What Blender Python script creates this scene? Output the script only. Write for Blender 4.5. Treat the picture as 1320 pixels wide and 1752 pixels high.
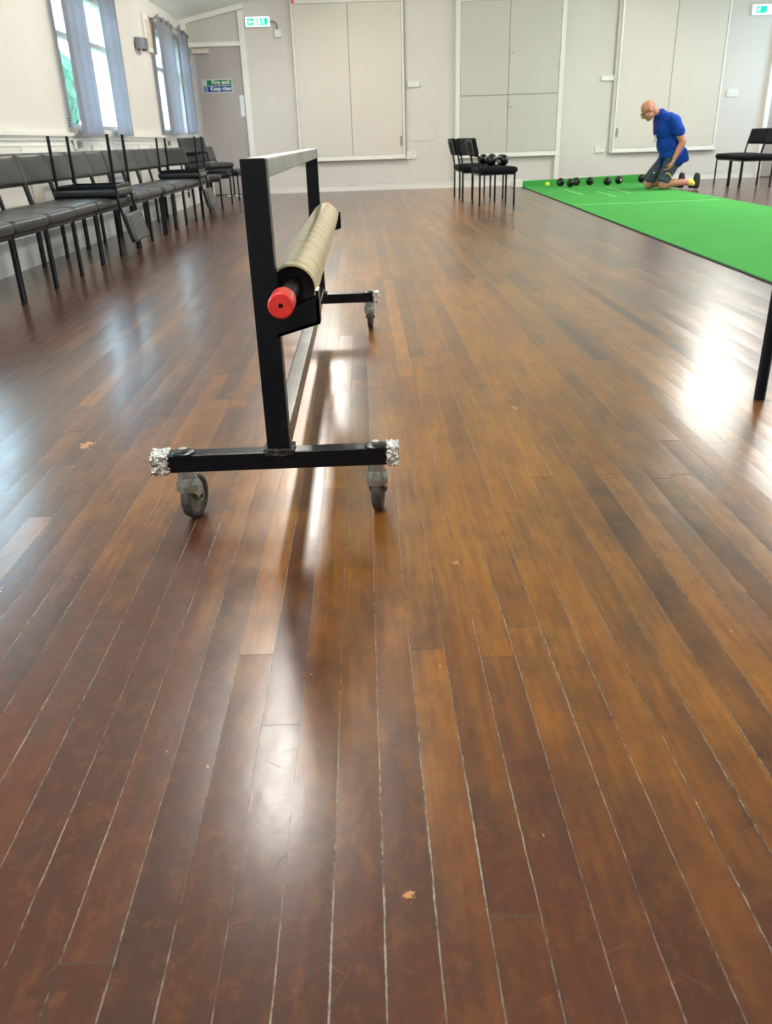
import bpy, bmesh, math, random
from mathutils import Vector, Matrix, Euler, noise
random.seed(7)
S = bpy.context.scene
C = S.collection
for o in list(bpy.data.objects): bpy.data.objects.remove(o)
PI = math.pi

# ------------------------------------------------------------------ camera
cam_d = bpy.data.cameras.new('camera'); cam = bpy.data.objects.new('camera', cam_d); C.objects.link(cam)
RX = Vector((0.99910889, -0.02977509, -0.02991433))
RY = Vector((-0.03966847, -0.42034956, -0.90649471))
RZ = Vector((0.01441649, 0.90687358, -0.42115612))
M = Matrix((RX, -RY, -RZ)).transposed().to_4x4()
M.translation = Vector((0, 0, 0.75))
cam.matrix_world = M
cam_d.sensor_width = 36; cam_d.sensor_fit = 'AUTO'; cam_d.lens = 1370 * 36 / 1752
cam_d.dof.use_dof = True; cam_d.dof.focus_distance = 1.9; cam_d.dof.aperture_fstop = 9
cam_d.clip_start = 0.02
S.camera = cam

# ------------------------------------------------------------------ colour, world, lights
S.view_settings.view_transform = 'Standard'; S.view_settings.look = 'None'
S.view_settings.gamma = 1; S.view_settings.use_curve_mapping = False
S.view_settings.exposure = 1.95
WORLD_STRENGTH = 2.5
LAMP_STRENGTH = 15.0
w = bpy.data.worlds.new('daylight'); S.world = w; w.use_nodes = True
bg = w.node_tree.nodes['Background']; bg.inputs[0].default_value = (0.64, 0.83, 1.0, 1); bg.inputs[1].default_value = WORLD_STRENGTH

D = 14.34           # back wall
XL, XR = -2.69, 7.5 # side walls
YF = -3.0           # wall behind the camera
ZE, XM, ZM = 2.5, 2.4, 3.5   # eaves height, ridge
def zceil(x): return ZE + (ZM - ZE) * (1 - abs(x - XM) / (XM - XL))
WIN = [(12.42, 14.0), (8.45, 10.35), (4.3, 6.1), (0.2, 2.0)]
WZ0, WZ1 = 0.93, 2.2
for side, x in (('l', XL - 0.1), ('r', XR + 0.1)):
    for a, b in WIN:
        ld = bpy.data.lights.new('window_portal', 'AREA'); ld.shape = 'RECTANGLE'; ld.size = WZ1 - WZ0; ld.size_y = b - a
        ld.cycles.is_portal = True
        lo = bpy.data.objects.new('window_portal', ld); C.objects.link(lo)
        lo.location = (x, (a + b) / 2, (WZ0 + WZ1) / 2)
        lo.rotation_euler = (0, -PI / 2 if side == 'l' else PI / 2, 0)

# ------------------------------------------------------------------ material helpers
def mat(name, col, rough=0.5, metal=0.0, var=0.0, vscale=8.0, bump=0.0, bscale=60.0, spec=0.5, coat=0.0, trans=0.0, emit=None, estr=0.0, stretch=None):
    m = bpy.data.materials.new(name); m.use_nodes = True
    nt = m.node_tree; b = nt.nodes['Principled BSDF']
    b.inputs['Base Color'].default_value = (*col, 1); b.inputs['Roughness'].default_value = rough
    b.inputs['Metallic'].default_value = metal; b.inputs['Specular IOR Level'].default_value = spec
    b.inputs['Coat Weight'].default_value = coat
    b.inputs['Transmission Weight'].default_value = trans
    if emit: b.inputs['Emission Color'].default_value = (*emit, 1); b.inputs['Emission Strength'].default_value = estr
    tc = nt.nodes.new('ShaderNodeTexCoord'); mp = nt.nodes.new('ShaderNodeMapping'); nt.links.new(tc.outputs['Object'], mp.inputs[0])
    if stretch: mp.inputs['Scale'].default_value = stretch
    if var:
        n = nt.nodes.new('ShaderNodeTexNoise'); n.inputs['Scale'].default_value = vscale; n.inputs['Detail'].default_value = 4
        nt.links.new(mp.outputs[0], n.inputs['Vector'])
        r = nt.nodes.new('ShaderNodeMapRange'); r.inputs[1].default_value = .3; r.inputs[2].default_value = .7
        r.inputs[3].default_value = 1 - var; r.inputs[4].default_value = 1 + var
        nt.links.new(n.outputs['Fac'], r.inputs[0])
        h = nt.nodes.new('ShaderNodeHueSaturation'); h.inputs['Color'].default_value = (*col, 1)
        nt.links.new(r.outputs[0], h.inputs['Value']); nt.links.new(h.outputs[0], b.inputs['Base Color'])
    if bump:
        n = nt.nodes.new('ShaderNodeTexNoise'); n.inputs['Scale'].default_value = bscale; n.inputs['Detail'].default_value = 3
        nt.links.new(mp.outputs[0], n.inputs['Vector'])
        bp = nt.nodes.new('ShaderNodeBump'); bp.inputs['Strength'].default_value = bump; bp.inputs['Distance'].default_value = 0.005
        nt.links.new(n.outputs['Fac'], bp.inputs['Height']); nt.links.new(bp.outputs[0], b.inputs['Normal'])
    return m

class G:
    """tiny node-graph helper"""
    def __init__(s, m): s.nt = m.node_tree
    def new(s, t, **k):
        n = s.nt.nodes.new(t)
        for a, v in k.items(): setattr(n, a, v)
        return n
    def put(s, inp, v):
        if isinstance(v, bpy.types.NodeSocket): s.nt.links.new(v, inp)
        elif v is not None: inp.default_value = v
    def m(s, op, a, b=None, c=None, clamp=False):
        n = s.new('ShaderNodeMath', operation=op, use_clamp=clamp)
        s.put(n.inputs[0], a); s.put(n.inputs[1], b)
        if c is not None: s.put(n.inputs[2], c)
        return n.outputs[0]
    def xyz(s, x, y, z):
        n = s.new('ShaderNodeCombineXYZ'); s.put(n.inputs[0], x); s.put(n.inputs[1], y); s.put(n.inputs[2], z); return n.outputs[0]
    def noise(s, v, scale, detail=3, rough=.5):
        n = s.new('ShaderNodeTexNoise'); s.put(n.inputs['Vector'], v); n.inputs['Scale'].default_value = scale
        n.inputs['Detail'].default_value = detail; n.inputs['Roughness'].default_value = rough; return n.outputs['Fac']
    def white(s, v):
        n = s.new('ShaderNodeTexWhiteNoise', noise_dimensions='3D'); s.put(n.inputs['Vector'], v); return n.outputs['Value']
    def rng(s, v, a, b, c=0., d=1.):
        n = s.new('ShaderNodeMapRange'); s.put(n.inputs[0], v)
        for i, q in enumerate((a, b, c, d)): n.inputs[i + 1].default_value = q
        return n.outputs[0]
    def mix(s, f, a, b, mode='MIX'):
        n = s.new('ShaderNodeMix', data_type='RGBA', blend_type=mode)
        s.put(n.inputs[0], f)
        for i, v in ((6, a), (7, b)):
            s.put(n.inputs[i], v if isinstance(v, bpy.types.NodeSocket) else (*v, 1))
        return n.outputs[2]

def floor_material():
    m = bpy.data.materials.new('varnished_boards'); m.use_nodes = True
    g = G(m); b = m.node_tree.nodes['Principled BSDF']
    tc = g.new('ShaderNodeTexCoord'); sp = g.new('ShaderNodeSeparateXYZ'); m.node_tree.links.new(tc.outputs['Object'], sp.inputs[0])
    P = tc.outputs['Object']; x, y = sp.outputs[0], sp.outputs[1]
    PW = 0.0553
    wob = g.m('MULTIPLY', g.m('SUBTRACT', g.noise(g.xyz(g.m('MULTIPLY', x, 18), g.m('MULTIPLY', y, 14), 0), 1.0, 3), .5), .0022)
    xs = g.m('DIVIDE', g.m('SUBTRACT', g.m('ADD', x, wob), 0.104), PW)
    bid = g.m('FLOOR', xs); fx = g.m('SUBTRACT', xs, bid)
    r1 = g.white(g.xyz(bid, 3.3, 0))
    ys = g.m('DIVIDE', g.m('ADD', y, g.m('MULTIPLY', r1, 7.0)), g.m('ADD', 1.3, g.m('MULTIPLY', r1, 1.6)))
    sid = g.m('FLOOR', ys); fy = g.m('SUBTRACT', ys, sid)
    v1 = g.white(g.xyz(bid, sid, 1)); v2 = g.white(g.xyz(bid, sid, 2)); v3 = g.white(g.xyz(bid, sid, 5))
    # grain stretched along the boards
    gr = g.noise(g.xyz(g.m('MULTIPLY', x, 90), g.m('ADD', g.m('MULTIPLY', y, 5), g.m('MULTIPLY', v1, 40)), v2), 1.0, 5, .6)
    blot = g.noise(g.xyz(g.m('MULTIPLY', x, 3.2), g.m('MULTIPLY', y, .9), 4.0), 1.0, 4, .6)
    fine = g.noise(P, 38, 5, .65)
    mid = g.noise(g.xyz(g.m('MULTIPLY', x, 14), g.m('MULTIPLY', y, 7), 0), 1.0, 5, .6)
    # worn, orange area of the room (a walked path); the edges keep the dark stain
    cx = g.m('SUBTRACT', x, g.m('ADD', .02, g.m('MULTIPLY', y, .10)))
    path = g.m('SUBTRACT', 1.0, g.m('MULTIPLY', g.m('ABSOLUTE', cx), .62), clamp=True)
    away = g.rng(g.m('ADD', y, g.m('MULTIPLY', x, 1.1)), .45, 1.45, -.15, 1.0)
    wearf = g.m('ADD', g.m('ADD', g.m('MULTIPLY', blot, 1.3), g.m('MULTIPLY', mid, .75)), g.m('ADD', g.m('MULTIPLY', v1, .50), g.m('MULTIPLY', g.m('MULTIPLY', path, away), .74)))
    wear = g.rng(wearf, 1.42, 2.25)
    darkc = g.mix(v2, (.060, .019, .011), (.112, .033, .014))
    darkc = g.mix(g.rng(gr, .3, .7, 0, .55), darkc, (.045, .023, .018))
    orange = g.mix(g.rng(gr, .3, .7), (.42, .172, .011), (.26, .084, .010))
    col = g.mix(wear, darkc, orange)
    col = g.mix(g.rng(fine, .56, .78, 0, .4), col, (.22, .085, .03))
    grime = g.noise(g.xyz(g.m('MULTIPLY', x, 9), g.m('MULTIPLY', y, 3), 9.0), 1.0, 5, .65)
    col = g.mix(g.rng(grime, .52, .74, 0, .65), col, (.045, .030, .022))
    streak = g.noise(g.xyz(g.m('MULTIPLY', x, 40), g.m('MULTIPLY', y, 22), 2.0), 1.0, 5, .7)
    col = g.mix(g.rng(streak, .5, .8, 0, .3), col, (.26, .10, .02))
    col = g.mix(g.rng(streak, .5, .25, 0, .35), col, (.05, .026, .016))
    # a few pale chips
    vo = g.new('ShaderNodeTexVoronoi'); m.node_tree.links.new(g.xyz(g.m('MULTIPLY', x, 1.6), y, 0), vo.inputs['Vector']); vo.inputs['Scale'].default_value = 9
    chipn = g.noise(P, 120, 2)
    chip = g.m('LESS_THAN', g.m('ADD', vo.outputs['Distance'], g.m('MULTIPLY', chipn, .09)), .073)
    col = g.mix(g.m('MULTIPLY', chip, .7), col, (.50, .25, .12))
    for qx, qy, qr in ((-.80, 2.14, .022), (.44, 2.33, .013), (.021, .618, .006), (.155, 1.37, .007), (-.72, 1.33, .010)):
        dx = g.m('SUBTRACT', x, qx); dy = g.m('MULTIPLY', g.m('SUBTRACT', y, qy), .8)
        dd = g.m('SQRT', g.m('ADD', g.m('MULTIPLY', dx, dx), g.m('MULTIPLY', dy, dy)))
        sp_ = g.m('LESS_THAN', g.m('ADD', dd, g.m('MULTIPLY', g.m('SUBTRACT', g.noise(P, 1.2 / qr, 4), .5), qr * 3.2)), qr * .8)
        col = g.mix(g.m('MULTIPLY', sp_, .8), col, (.55, .27, .10))
    # fine scratches in random directions
    scr = None
    for ang, sc, off in ((.35, 26, 1.), (-.6, 22, 5.), (1.1, 24, 8.)):
        ca, sa = math.cos(ang), math.sin(ang)
        u = g.m('ADD', g.m('MULTIPLY', x, ca), g.m('MULTIPLY', y, sa)); v = g.m('SUBTRACT', g.m('MULTIPLY', y, ca), g.m('MULTIPLY', x, sa))
        n = g.noise(g.xyz(g.m('MULTIPLY', u, sc * .33), g.m('MULTIPLY', v, sc * 14), off), 1.0, 1)
        s_ = g.rng(n, .765, .80); scr = s_ if scr is None else g.m('MAXIMUM', scr, s_)
    col = g.mix(g.m('MULTIPLY', scr, .28), col, (.30, .18, .11))
    # seams between boards
    ex = g.m('MULTIPLY', g.m('MINIMUM', fx, g.m('SUBTRACT', 1.0, fx)), PW)
    ey = g.m('MULTIPLY', g.m('MINIMUM', fy, g.m('SUBTRACT', 1.0, fy)), 2.0)
    sn = g.noise(g.xyz(g.m('MULTIPLY', bid, 7.7), g.m('MULTIPLY', y, 60), 0), 1.0, 4, .7)
    sl = g.noise(g.xyz(g.m('MULTIPLY', bid, 3.1), g.m('MULTIPLY', y, 2.2), 3.), 1.0, 2)
    ww = g.m('MULTIPLY', g.m('ADD', .22, g.rng(sl, .36, .66, 0, 1.)), .00086)
    seam = g.m('LESS_THAN', ex, g.m('MULTIPLY', ww, g.rng(sn, .3, .7, .5, 1.45)))
    seamy = g.m('LESS_THAN', ey, .0011)
    dust = g.rng(g.m('ADD', g.m('MULTIPLY', sn, .7), g.m('MULTIPLY', g.noise(g.xyz(g.m('MULTIPLY', bid, 5.1), g.m('MULTIPLY', y, 5), 6.), 1.0, 3), .6)), .55, .76)
    sc_ = g.mix(dust, (.030, .024, .020), (.34, .31, .25))
    col = g.mix(seam, col, sc_)
    col = g.mix(g.m('MULTIPLY', seamy, .6), col, (.07, .05, .04))
    g.put(b.inputs['Base Color'], col)
    anyseam = g.m('MAXIMUM', seam, seamy)
    rough = g.m('ADD', g.rng(mid, .3, .7, .277, .290), g.m('MULTIPLY', v3, .008))
    rough = g.m('ADD', rough, g.m('MULTIPLY', g.m('MAXIMUM', anyseam, g.m('MULTIPLY', scr, .4)), .5))
    g.put(b.inputs['Roughness'], rough)
    b.inputs['Specular IOR Level'].default_value = .30
    b.inputs['Coat Weight'].default_value = .55; g.put(b.inputs['Coat Roughness'], g.rng(mid, .3, .7, .17, .25))
    # board tilt, cupping and varnish ripples as a height in metres
    xc = g.m('SUBTRACT', fx, .5)
    tilt = g.m('MULTIPLY', g.m('MULTIPLY', g.m('SUBTRACT', v3, .5), xc), .0018)
    cup = g.m('MULTIPLY', g.m('MULTIPLY', xc, xc), -.0004)
    rip = g.m('MULTIPLY', g.noise(g.xyz(g.m('MULTIPLY', x, 34), g.m('MULTIPLY', y, 20), bid), 1.0, 3), .00030)
    rip2 = g.m('MULTIPLY', g.noise(P, 130, 2, .5), .00005)
    hh = g.m('ADD', g.m('ADD', tilt, cup), g.m('ADD', rip, rip2))
    hh = g.m('SUBTRACT', hh, g.m('MULTIPLY', anyseam, .0006))
    hh = g.m('SUBTRACT', hh, g.m('MULTIPLY', scr, .00004))
    bp = g.new('ShaderNodeBump'); bp.inputs['Strength'].default_value = 1; bp.inputs['Distance'].default_value = 1
    g.put(bp.inputs['Height'], hh); g.put(b.inputs['Normal'], bp.outputs[0]); g.put(b.inputs['Coat Normal'], bp.outputs[0])
    return m

MT = dict(
    floor=floor_material(),
    wall=mat('cream_wall_paint', (.74, .70, .645), .6, var=.03, vscale=1.5, bump=.15, bscale=90),
    wallb=mat('pale_grey_wall_paint', (.70, .665, .62), .6, var=.03, vscale=1.2, bump=.15, bscale=90),
    ceil=mat('white_ceiling_paint', (.95, .92, .88), .8, var=.02, vscale=2),
    trim=mat('white_gloss_trim', (.84, .82, .77), .3, var=.02, vscale=4),
    panel=mat('beige_cupboard_paint', (.70, .655, .58), .45, var=.02, vscale=1.3),
    panel2=mat('grey_beige_cupboard_paint', (.60, .575, .515), .45, var=.02, vscale=1.3),
    door=mat('grey_door_paint', (.42, .37, .35), .4, var=.03, vscale=2),
    dark=mat('dark_gap', (.03, .03, .03), .8),
    gapc=mat('shadow_gap_brown', (.22, .19, .16), .8),
    black=mat('black_gloss_metal_paint', (.003, .0045, .008), .28, spec=.28, var=.3, vscale=30, bump=.12, bscale=70),
    weld=mat('rough_black_weld', (.02, .02, .02), .4, bump=1.0, bscale=160),
    silver=mat('scuffed_silver_metal', (.36, .34, .31), .42, .7, var=.25, vscale=9, stretch=(1, .25, 1)),
    rail2=mat('dark_rail_painted_reflections', (.15, .15, .15), .17, .85, var=.7, vscale=14, stretch=(1, .3, 1)),  # patchy grey colour imitates the ceiling reflected in black gloss paint
    zinc=mat('dull_zinc_metal', (.30, .31, .28), .42, .8, var=.3, vscale=50, bump=.3, bscale=120),
    bolt=mat('dark_steel_bolt', (.10, .10, .09), .35, .8),
    rubber=mat('worn_grey_rubber', (.055, .048, .042), .6, var=.5, vscale=110, bump=.3, bscale=200),
    hub=mat('dusty_wheel_hub', (.20, .185, .15), .55, var=.3, vscale=60),
    foil=mat('crumpled_silver_tape', (.72, .72, .70), .32, .75, bump=1.0, bscale=120, var=.3, vscale=90),
    red=mat('red_plastic_cap', (.74, .035, .03), .38, var=.12, vscale=70, bump=.1, bscale=90),
    tubein=mat('black_tube_interior', (.01, .01, .01), .6),
    vinyl=mat('black_vinyl', (.017, .018, .021), .33, bump=.25, bscale=14, var=.1, vscale=10),
    fabric=mat('black_fabric', (.006, .007, .009), .8, spec=.2, bump=.3, bscale=200),
    grey_ply=mat('grey_underside_board', (.06, .06, .06), .6),
    tube=mat('black_steel_tube', (.003, .004, .006), .3, spec=.25),
    green=mat('green_baize', (.072, .365, .078), .92, var=.05, vscale=3, bump=.25, bscale=500, spec=.1),
    mline=mat('pale_green_line', (.30, .66, .28), .8),
    edge=mat('black_mat_backing', (.012, .014, .012), .7),
    bowl=mat('polished_black_bowl', (.004, .004, .005), .12, spec=.4),
    emblem=mat('pale_bowl_disc', (.55, .55, .52), .4),
    emblem2=mat('dark_grey_bowl_disc', (.08, .09, .09), .35),
    jack=mat('yellow_jack', (.78, .86, .06), .35),
    skin=mat('skin', (.50, .215, .135), .5, var=.12, vscale=25),
    blue=mat('royal_blue_shirt', (.006, .05, .33), .8, var=.12, vscale=12, bump=.5, bscale=18, spec=.2),
    blue2=mat('royal_blue_collar', (.005, .035, .26), .8, spec=.2),
    shorts=mat('slate_grey_shorts', (.058, .078, .098), .85, var=.12, vscale=15, bump=.5, bscale=22, spec=.2),
    yel=mat('yellow_fabric', (.80, .66, .12), .8),
    shoe=mat('black_shoe', (.012, .011, .010), .6, bump=.5, bscale=90),
    white=mat('white_plastic', (.82, .82, .78), .35),
    conduit=mat('grey_plastic_conduit', (.28, .28, .27), .4),
    curtain=mat('grey_curtain_fabric', (.46, .43, .45), .85, var=.05, vscale=30, bump=.3, bscale=300, spec=.1),
    lampg=mat('grey_metal_lamp', (.16, .165, .18), .4, .3),
    exitg=mat('green_exit_sign', (.0, .55, .30), .4, emit=(0, .75, .42), estr=.18),
    exitw=mat('backlit_white_sign', (.7, .9, .85), .4, emit=(.62, 1, .93), estr=.45),
    signg=mat('green_sign', (.004, .17, .06), .5), signb=mat('blue_sign', (.006, .045, .26), .5), signw=mat('white_sign', (.82, .84, .82), .5),
    dred=mat('dark_red_ribbon', (.16, .02, .05), .8), orange=mat('orange_tag', (.85, .13, .05), .5),
    glass=mat('window_glass', (.9, .97, .97), .02, trans=1.0),
    leaf=mat('hedge_leaves', (.03, .11, .05), .7, var=.7, vscale=5), bark=mat('bark', (.1, .06, .04), .9),
    grass=mat('lawn', (.05, .11, .045), .95, var=.3, vscale=2),
    lens=mat('spectacle_lens', (.85, .9, .9), .05, trans=.9),
    table=mat('dark_table_top', (.05, .04, .035), .4),
    grille=mat('beige_grille', (.72, .63, .52), .6), paper=mat('white_paper', (.8, .8, .76), .8),
)
# translucent curtain: daylight glows through the cloth
def make_curtain_mat():
    m = MT['curtain']; nt = m.node_tree; b = nt.nodes['Principled BSDF']; out = nt.nodes['Material Output']
    t = nt.nodes.new('ShaderNodeBsdfTranslucent'); t.inputs[0].default_value = (.40, .46, .56, 1)
    mx = nt.nodes.new('ShaderNodeMixShader'); mx.inputs[0].default_value = .30
    nt.links.new(b.outputs[0], mx.inputs[1]); nt.links.new(t.outputs[0], mx.inputs[2]); nt.links.new(mx.outputs[0], out.inputs[0])
make_curtain_mat()
def glass_mat():
    m = MT['glass']; nt = m.node_tree; out = nt.nodes['Material Output']
    t = nt.nodes.new('ShaderNodeBsdfTransparent'); t.inputs[0].default_value = (.9, .97, .97, 1)
    gl = nt.nodes.new('ShaderNodeBsdfGlossy'); gl.inputs['Roughness'].default_value = .03
    mx = nt.nodes.new('ShaderNodeMixShader'); mx.inputs[0].default_value = .07
    nt.links.new(t.outputs[0], mx.inputs[1]); nt.links.new(gl.outputs[0], mx.inputs[2]); nt.links.new(mx.outputs[0], out.inputs[0])
glass_mat()
MT['lamp'] = mat('lit_diffuser', (.9, .9, .9), .5, emit=(1.0, .95, .87), estr=LAMP_STRENGTH)

# roller: cream plastic with faint orange-brown winding bands
def roller_mat():
    m = MT['roller'] = mat('cream_plastic_tube', (.62, .55, .36), .2); g = G(m); b = m.node_tree.nodes['Principled BSDF']
    tc = g.new('ShaderNodeTexCoord'); sp = g.new('ShaderNodeSeparateXYZ'); m.node_tree.links.new(tc.outputs['Object'], sp.inputs[0])
    x, y, z = sp.outputs
    n = g.noise(tc.outputs['Object'], 7, 3)
    s = g.m('SINE', g.m('MULTIPLY', g.m('ADD', g.m('ADD', y, g.m('MULTIPLY', x, .5)), g.m('MULTIPLY', n, .03)), 52))
    k = g.rng(s, .45, 1.0, 0, .95); k = g.m('MULTIPLY', k, g.rng(g.noise(tc.outputs['Object'], 14, 3), .35, .6))
    col = g.mix(g.rng(n, .3, .7), (.68, .59, .37), (.60, .52, .33))
    g.put(b.inputs['Base Color'], g.mix(k, col, (.58, .36, .12)))
roller_mat()

# ------------------------------------------------------------------ object helpers
def link(name, bm, m, parent=None, smooth=False, angle=None, kind=None):
    me = bpy.data.meshes.new(name); bm.normal_update(); bm.to_mesh(me); bm.free()
    ms = m if isinstance(m, (list, tuple)) else [m]
    for q in ms: me.materials.append(MT[q] if isinstance(q, str) else q)
    if smooth: me.polygons.foreach_set('use_smooth', [True] * len(me.polygons))
    if angle: me.set_sharp_from_angle(angle=angle)
    o = bpy.data.objects.new(name, me); C.objects.link(o)
    if parent: o.parent = parent
    if kind: o['kind'] = kind
    return o
def thing(name, label, cat, loc=(0, 0, 0), rz=0, group=None):
    o = bpy.data.objects.new(name, None); C.objects.link(o); o.location = loc; o.rotation_euler = (0, 0, rz)
    o.empty_display_size = .1
    return tag(o, label, cat, group)
def tag(o, label, cat, group=None):
    o['label'] = label; o['category'] = cat
    if group: o['group'] = group
    return o
def bm_new(): return bmesh.new()
def box(bm, x0, x1, y0, y1, z0, z1, mi=0):
    vs = [bm.verts.new((x, y, z)) for x in (x0, x1) for y in (y0, y1) for z in (z0, z1)]
    for f in ((0, 1, 3, 2), (4, 6, 7, 5), (0, 4, 5, 1), (2, 3, 7, 6), (0, 2, 6, 4), (1, 5, 7, 3)):
        bm.faces.new([vs[i] for i in f]).material_index = mi
    return vs
def bevbox(x0, x1, y0, y1, z0, z1, r=.003, seg=2):
    bm = bm_new(); box(bm, x0, x1, y0, y1, z0, z1)
    bmesh.ops.recalc_face_normals(bm, faces=bm.faces)
    bmesh.ops.bevel(bm, geom=bm.edges[:], offset=r, segments=seg, affect='EDGES', profile=.6)
    return bm
def prism(bm, pts, axis, a, b, mi=0):
    """extrude a 2D outline along an axis ('x','y','z') from a to b"""
    def mk(p, t):
        return {'x': (t, p[0], p[1]), 'y': (p[0], t, p[1]), 'z': (p[0], p[1], t)}[axis]
    A = [bm.verts.new(mk(p, a)) for p in pts]; B = [bm.verts.new(mk(p, b)) for p in pts]
    fs = [bm.faces.new(A), bm.faces.new(B[::-1])]
    for i in range(len(pts)):
        j = (i + 1) % len(pts); fs.append(bm.faces.new((A[i], B[i], B[j], A[j])))
    for f in fs: f.material_index = mi
    bmesh.ops.recalc_face_normals(bm, faces=fs)
def tube(bm, p, q, r0, r1=None, n=16, caps=True, mi=0):
    p, q = Vector(p), Vector(q); r1 = r0 if r1 is None else r1
    d = (q - p).normalized(); a = d.orthogonal().normalized(); b = d.cross(a)
    A = [bm.verts.new(p + (a * math.cos(t) + b * math.sin(t)) * r0) for t in [2 * PI * i / n for i in range(n)]]
    B = [bm.verts.new(q + (a * math.cos(t) + b * math.sin(t)) * r1) for t in [2 * PI * i / n for i in range(n)]]
    for i in range(n):
        j = (i + 1) % n; bm.faces.new((A[i], A[j], B[j], B[i])).material_index = mi
    if caps:
        bm.faces.new(A[::-1]).material_index = mi; bm.faces.new(B).material_index = mi
def path_tube(bm, pts, r, n=12):
    pts = [Vector(p) for p in pts]; rings = []
    for i, p in enumerate(pts):
        d = ((pts[min(i + 1, len(pts) - 1)] - pts[max(i - 1, 0)])).normalized()
        a = d.cross(Vector((1, 0, 0)));  a = a.normalized() if a.length > .2 else d.cross(Vector((0, 1, 0))).normalized()
        b = d.cross(a)
        rings.append([bm.verts.new(p + (a * math.cos(t) + b * math.sin(t)) * r) for t in [2 * PI * k / n for k in range(n)]])
    for A, B in zip(rings, rings[1:]):
        for i in range(n):
            j = (i + 1) % n; bm.faces.new((A[i], A[j], B[j], B[i]))
    bm.faces.new(rings[0][::-1]); bm.faces.new(rings[-1])
    bmesh.ops.recalc_face_normals(bm, faces=bm.faces)
def lathe(bm, prof, axis='z', n=32, center=(0, 0, 0)):
    """prof: list of (radius, height); closes at radius 0"""
    rings = []; c = Vector(center)
    for r, h in prof:
        ring = []
        for i in range(n if r > 1e-6 else 1):
            t = 2 * PI * i / n; u, v = r * math.cos(t), r * math.sin(t)
            co = {'z': (u, v, h), 'x': (h, u, v), 'y': (u, h, v)}[axis]
            ring.append(bm.verts.new(c + Vector(co)))
        rings.append(ring)
    for A, B in zip(rings, rings[1:]):
        for i in range(n):
            j = (i + 1) % n
            if len(A) == 1 and len(B) == 1: continue
            if len(A) == 1: bm.faces.new((A[0], B[i], B[j]))
            elif len(B) == 1: bm.faces.new((A[i], A[j], B[0]))
            else: bm.faces.new((A[i], A[j], B[j], B[i]))
    bmesh.ops.recalc_face_normals(bm, faces=bm.faces)
def ellip(bm, c, r, rot=None, seg=20):
    m = Matrix.Translation(c) @ ((rot or Euler((0, 0, 0))).to_matrix().to_4x4()) @ Matrix.Diagonal((*r, 1))
    bmesh.ops.create_uvsphere(bm, u_segments=seg, v_segments=seg // 2 + 2, radius=1, matrix=m)
def capsule(bm, p, q, r0, r1, n=16):
    tube(bm, p, q, r0, r1, n)
    bmesh.ops.create_uvsphere(bm, u_segments=n, v_segments=10, radius=r0, matrix=Matrix.Translation(p))
    bmesh.ops.create_uvsphere(bm, u_segments=n, v_segments=10, radius=r1, matrix=Matrix.Translation(q))
def remesh(o, voxel, smooth=4, fac=.5):
    r = o.modifiers.new('remesh', 'REMESH'); r.mode = 'VOXEL'; r.voxel_size = voxel; r.use_smooth_shade = True
    s = o.modifiers.new('smooth', 'SMOOTH'); s.factor = fac; s.iterations = smooth
    return o
def copy_tree(o, parent=None):
    c = o.copy(); C.objects.link(c)
    if parent: c.parent = parent
    for ch in [q for q in bpy.data.objects if q.parent == o]: copy_tree(ch, c)
    return c
def text_mesh(name, s, size, m, parent, mw, bold=0.0):
    cu = bpy.data.curves.new('t', 'FONT'); cu.body = s; cu.size = size; cu.align_x = 'CENTER'; cu.align_y = 'CENTER'; cu.extrude = .0008; cu.offset = bold
    t = bpy.data.objects.new('t', cu); C.objects.link(t)
    me = bpy.data.meshes.new_from_object(t.evaluated_get(bpy.context.evaluated_depsgraph_get()))
    bpy.data.objects.remove(t); me.name = name; me.materials.clear(); me.materials.append(MT[m])
    me.transform(mw)
    o = bpy.data.objects.new(name, me); C.objects.link(o); o.parent = parent
    return o

# ------------------------------------------------------------------ room shell
bm = bm_new(); box(bm, XL - .25, XR + .25, YF - .2, D + .2, -.12, 0); link('floor', bm, 'floor', kind='structure')
bm = bm_new()
prism(bm, [(XL - .3, zceil(XL) - .06), (XM, ZM), (XR + .3, zceil(XR) - .06), (XR + .3, zceil(XR) + .1), (XM, ZM + .18), (XL - .3, zceil(XL) + .1)], 'y', YF - .2, D + .2)
link('ceiling', bm, 'ceil', kind='structure')
def gable(name, y0, y1, m):
    bm = bm_new(); prism(bm, [(XL - .2, 0), (XR + .2, 0), (XR + .2, zceil(XR) - .02), (XM, ZM + .03), (XL - .2, zceil(XL) - .02)], 'y', y0, y1)
    return link(name, bm, m, kind='structure')
gable('wall_back', D, D + .2, 'wallb'); gable('wall_front', YF - .2, YF, 'wall')
def side_wall(name, x0, x1):
    bm = bm_new(); ys = sorted([YF] + [v for w_ in WIN for v in w_] + [D])
    box(bm, x0, x1, YF, D, 0, WZ0); box(bm, x0, x1, YF, D, WZ1, ZE + .02)
    for a, b in zip(ys[0::2], ys[1::2]): box(bm, x0, x1, a, b, WZ0, WZ1)
    return link(name, bm, 'wall', kind='structure')
side_wall('wall_left', XL - .2, XL); side_wall('wall_right', XR, XR + .2)
wi = 0
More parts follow.
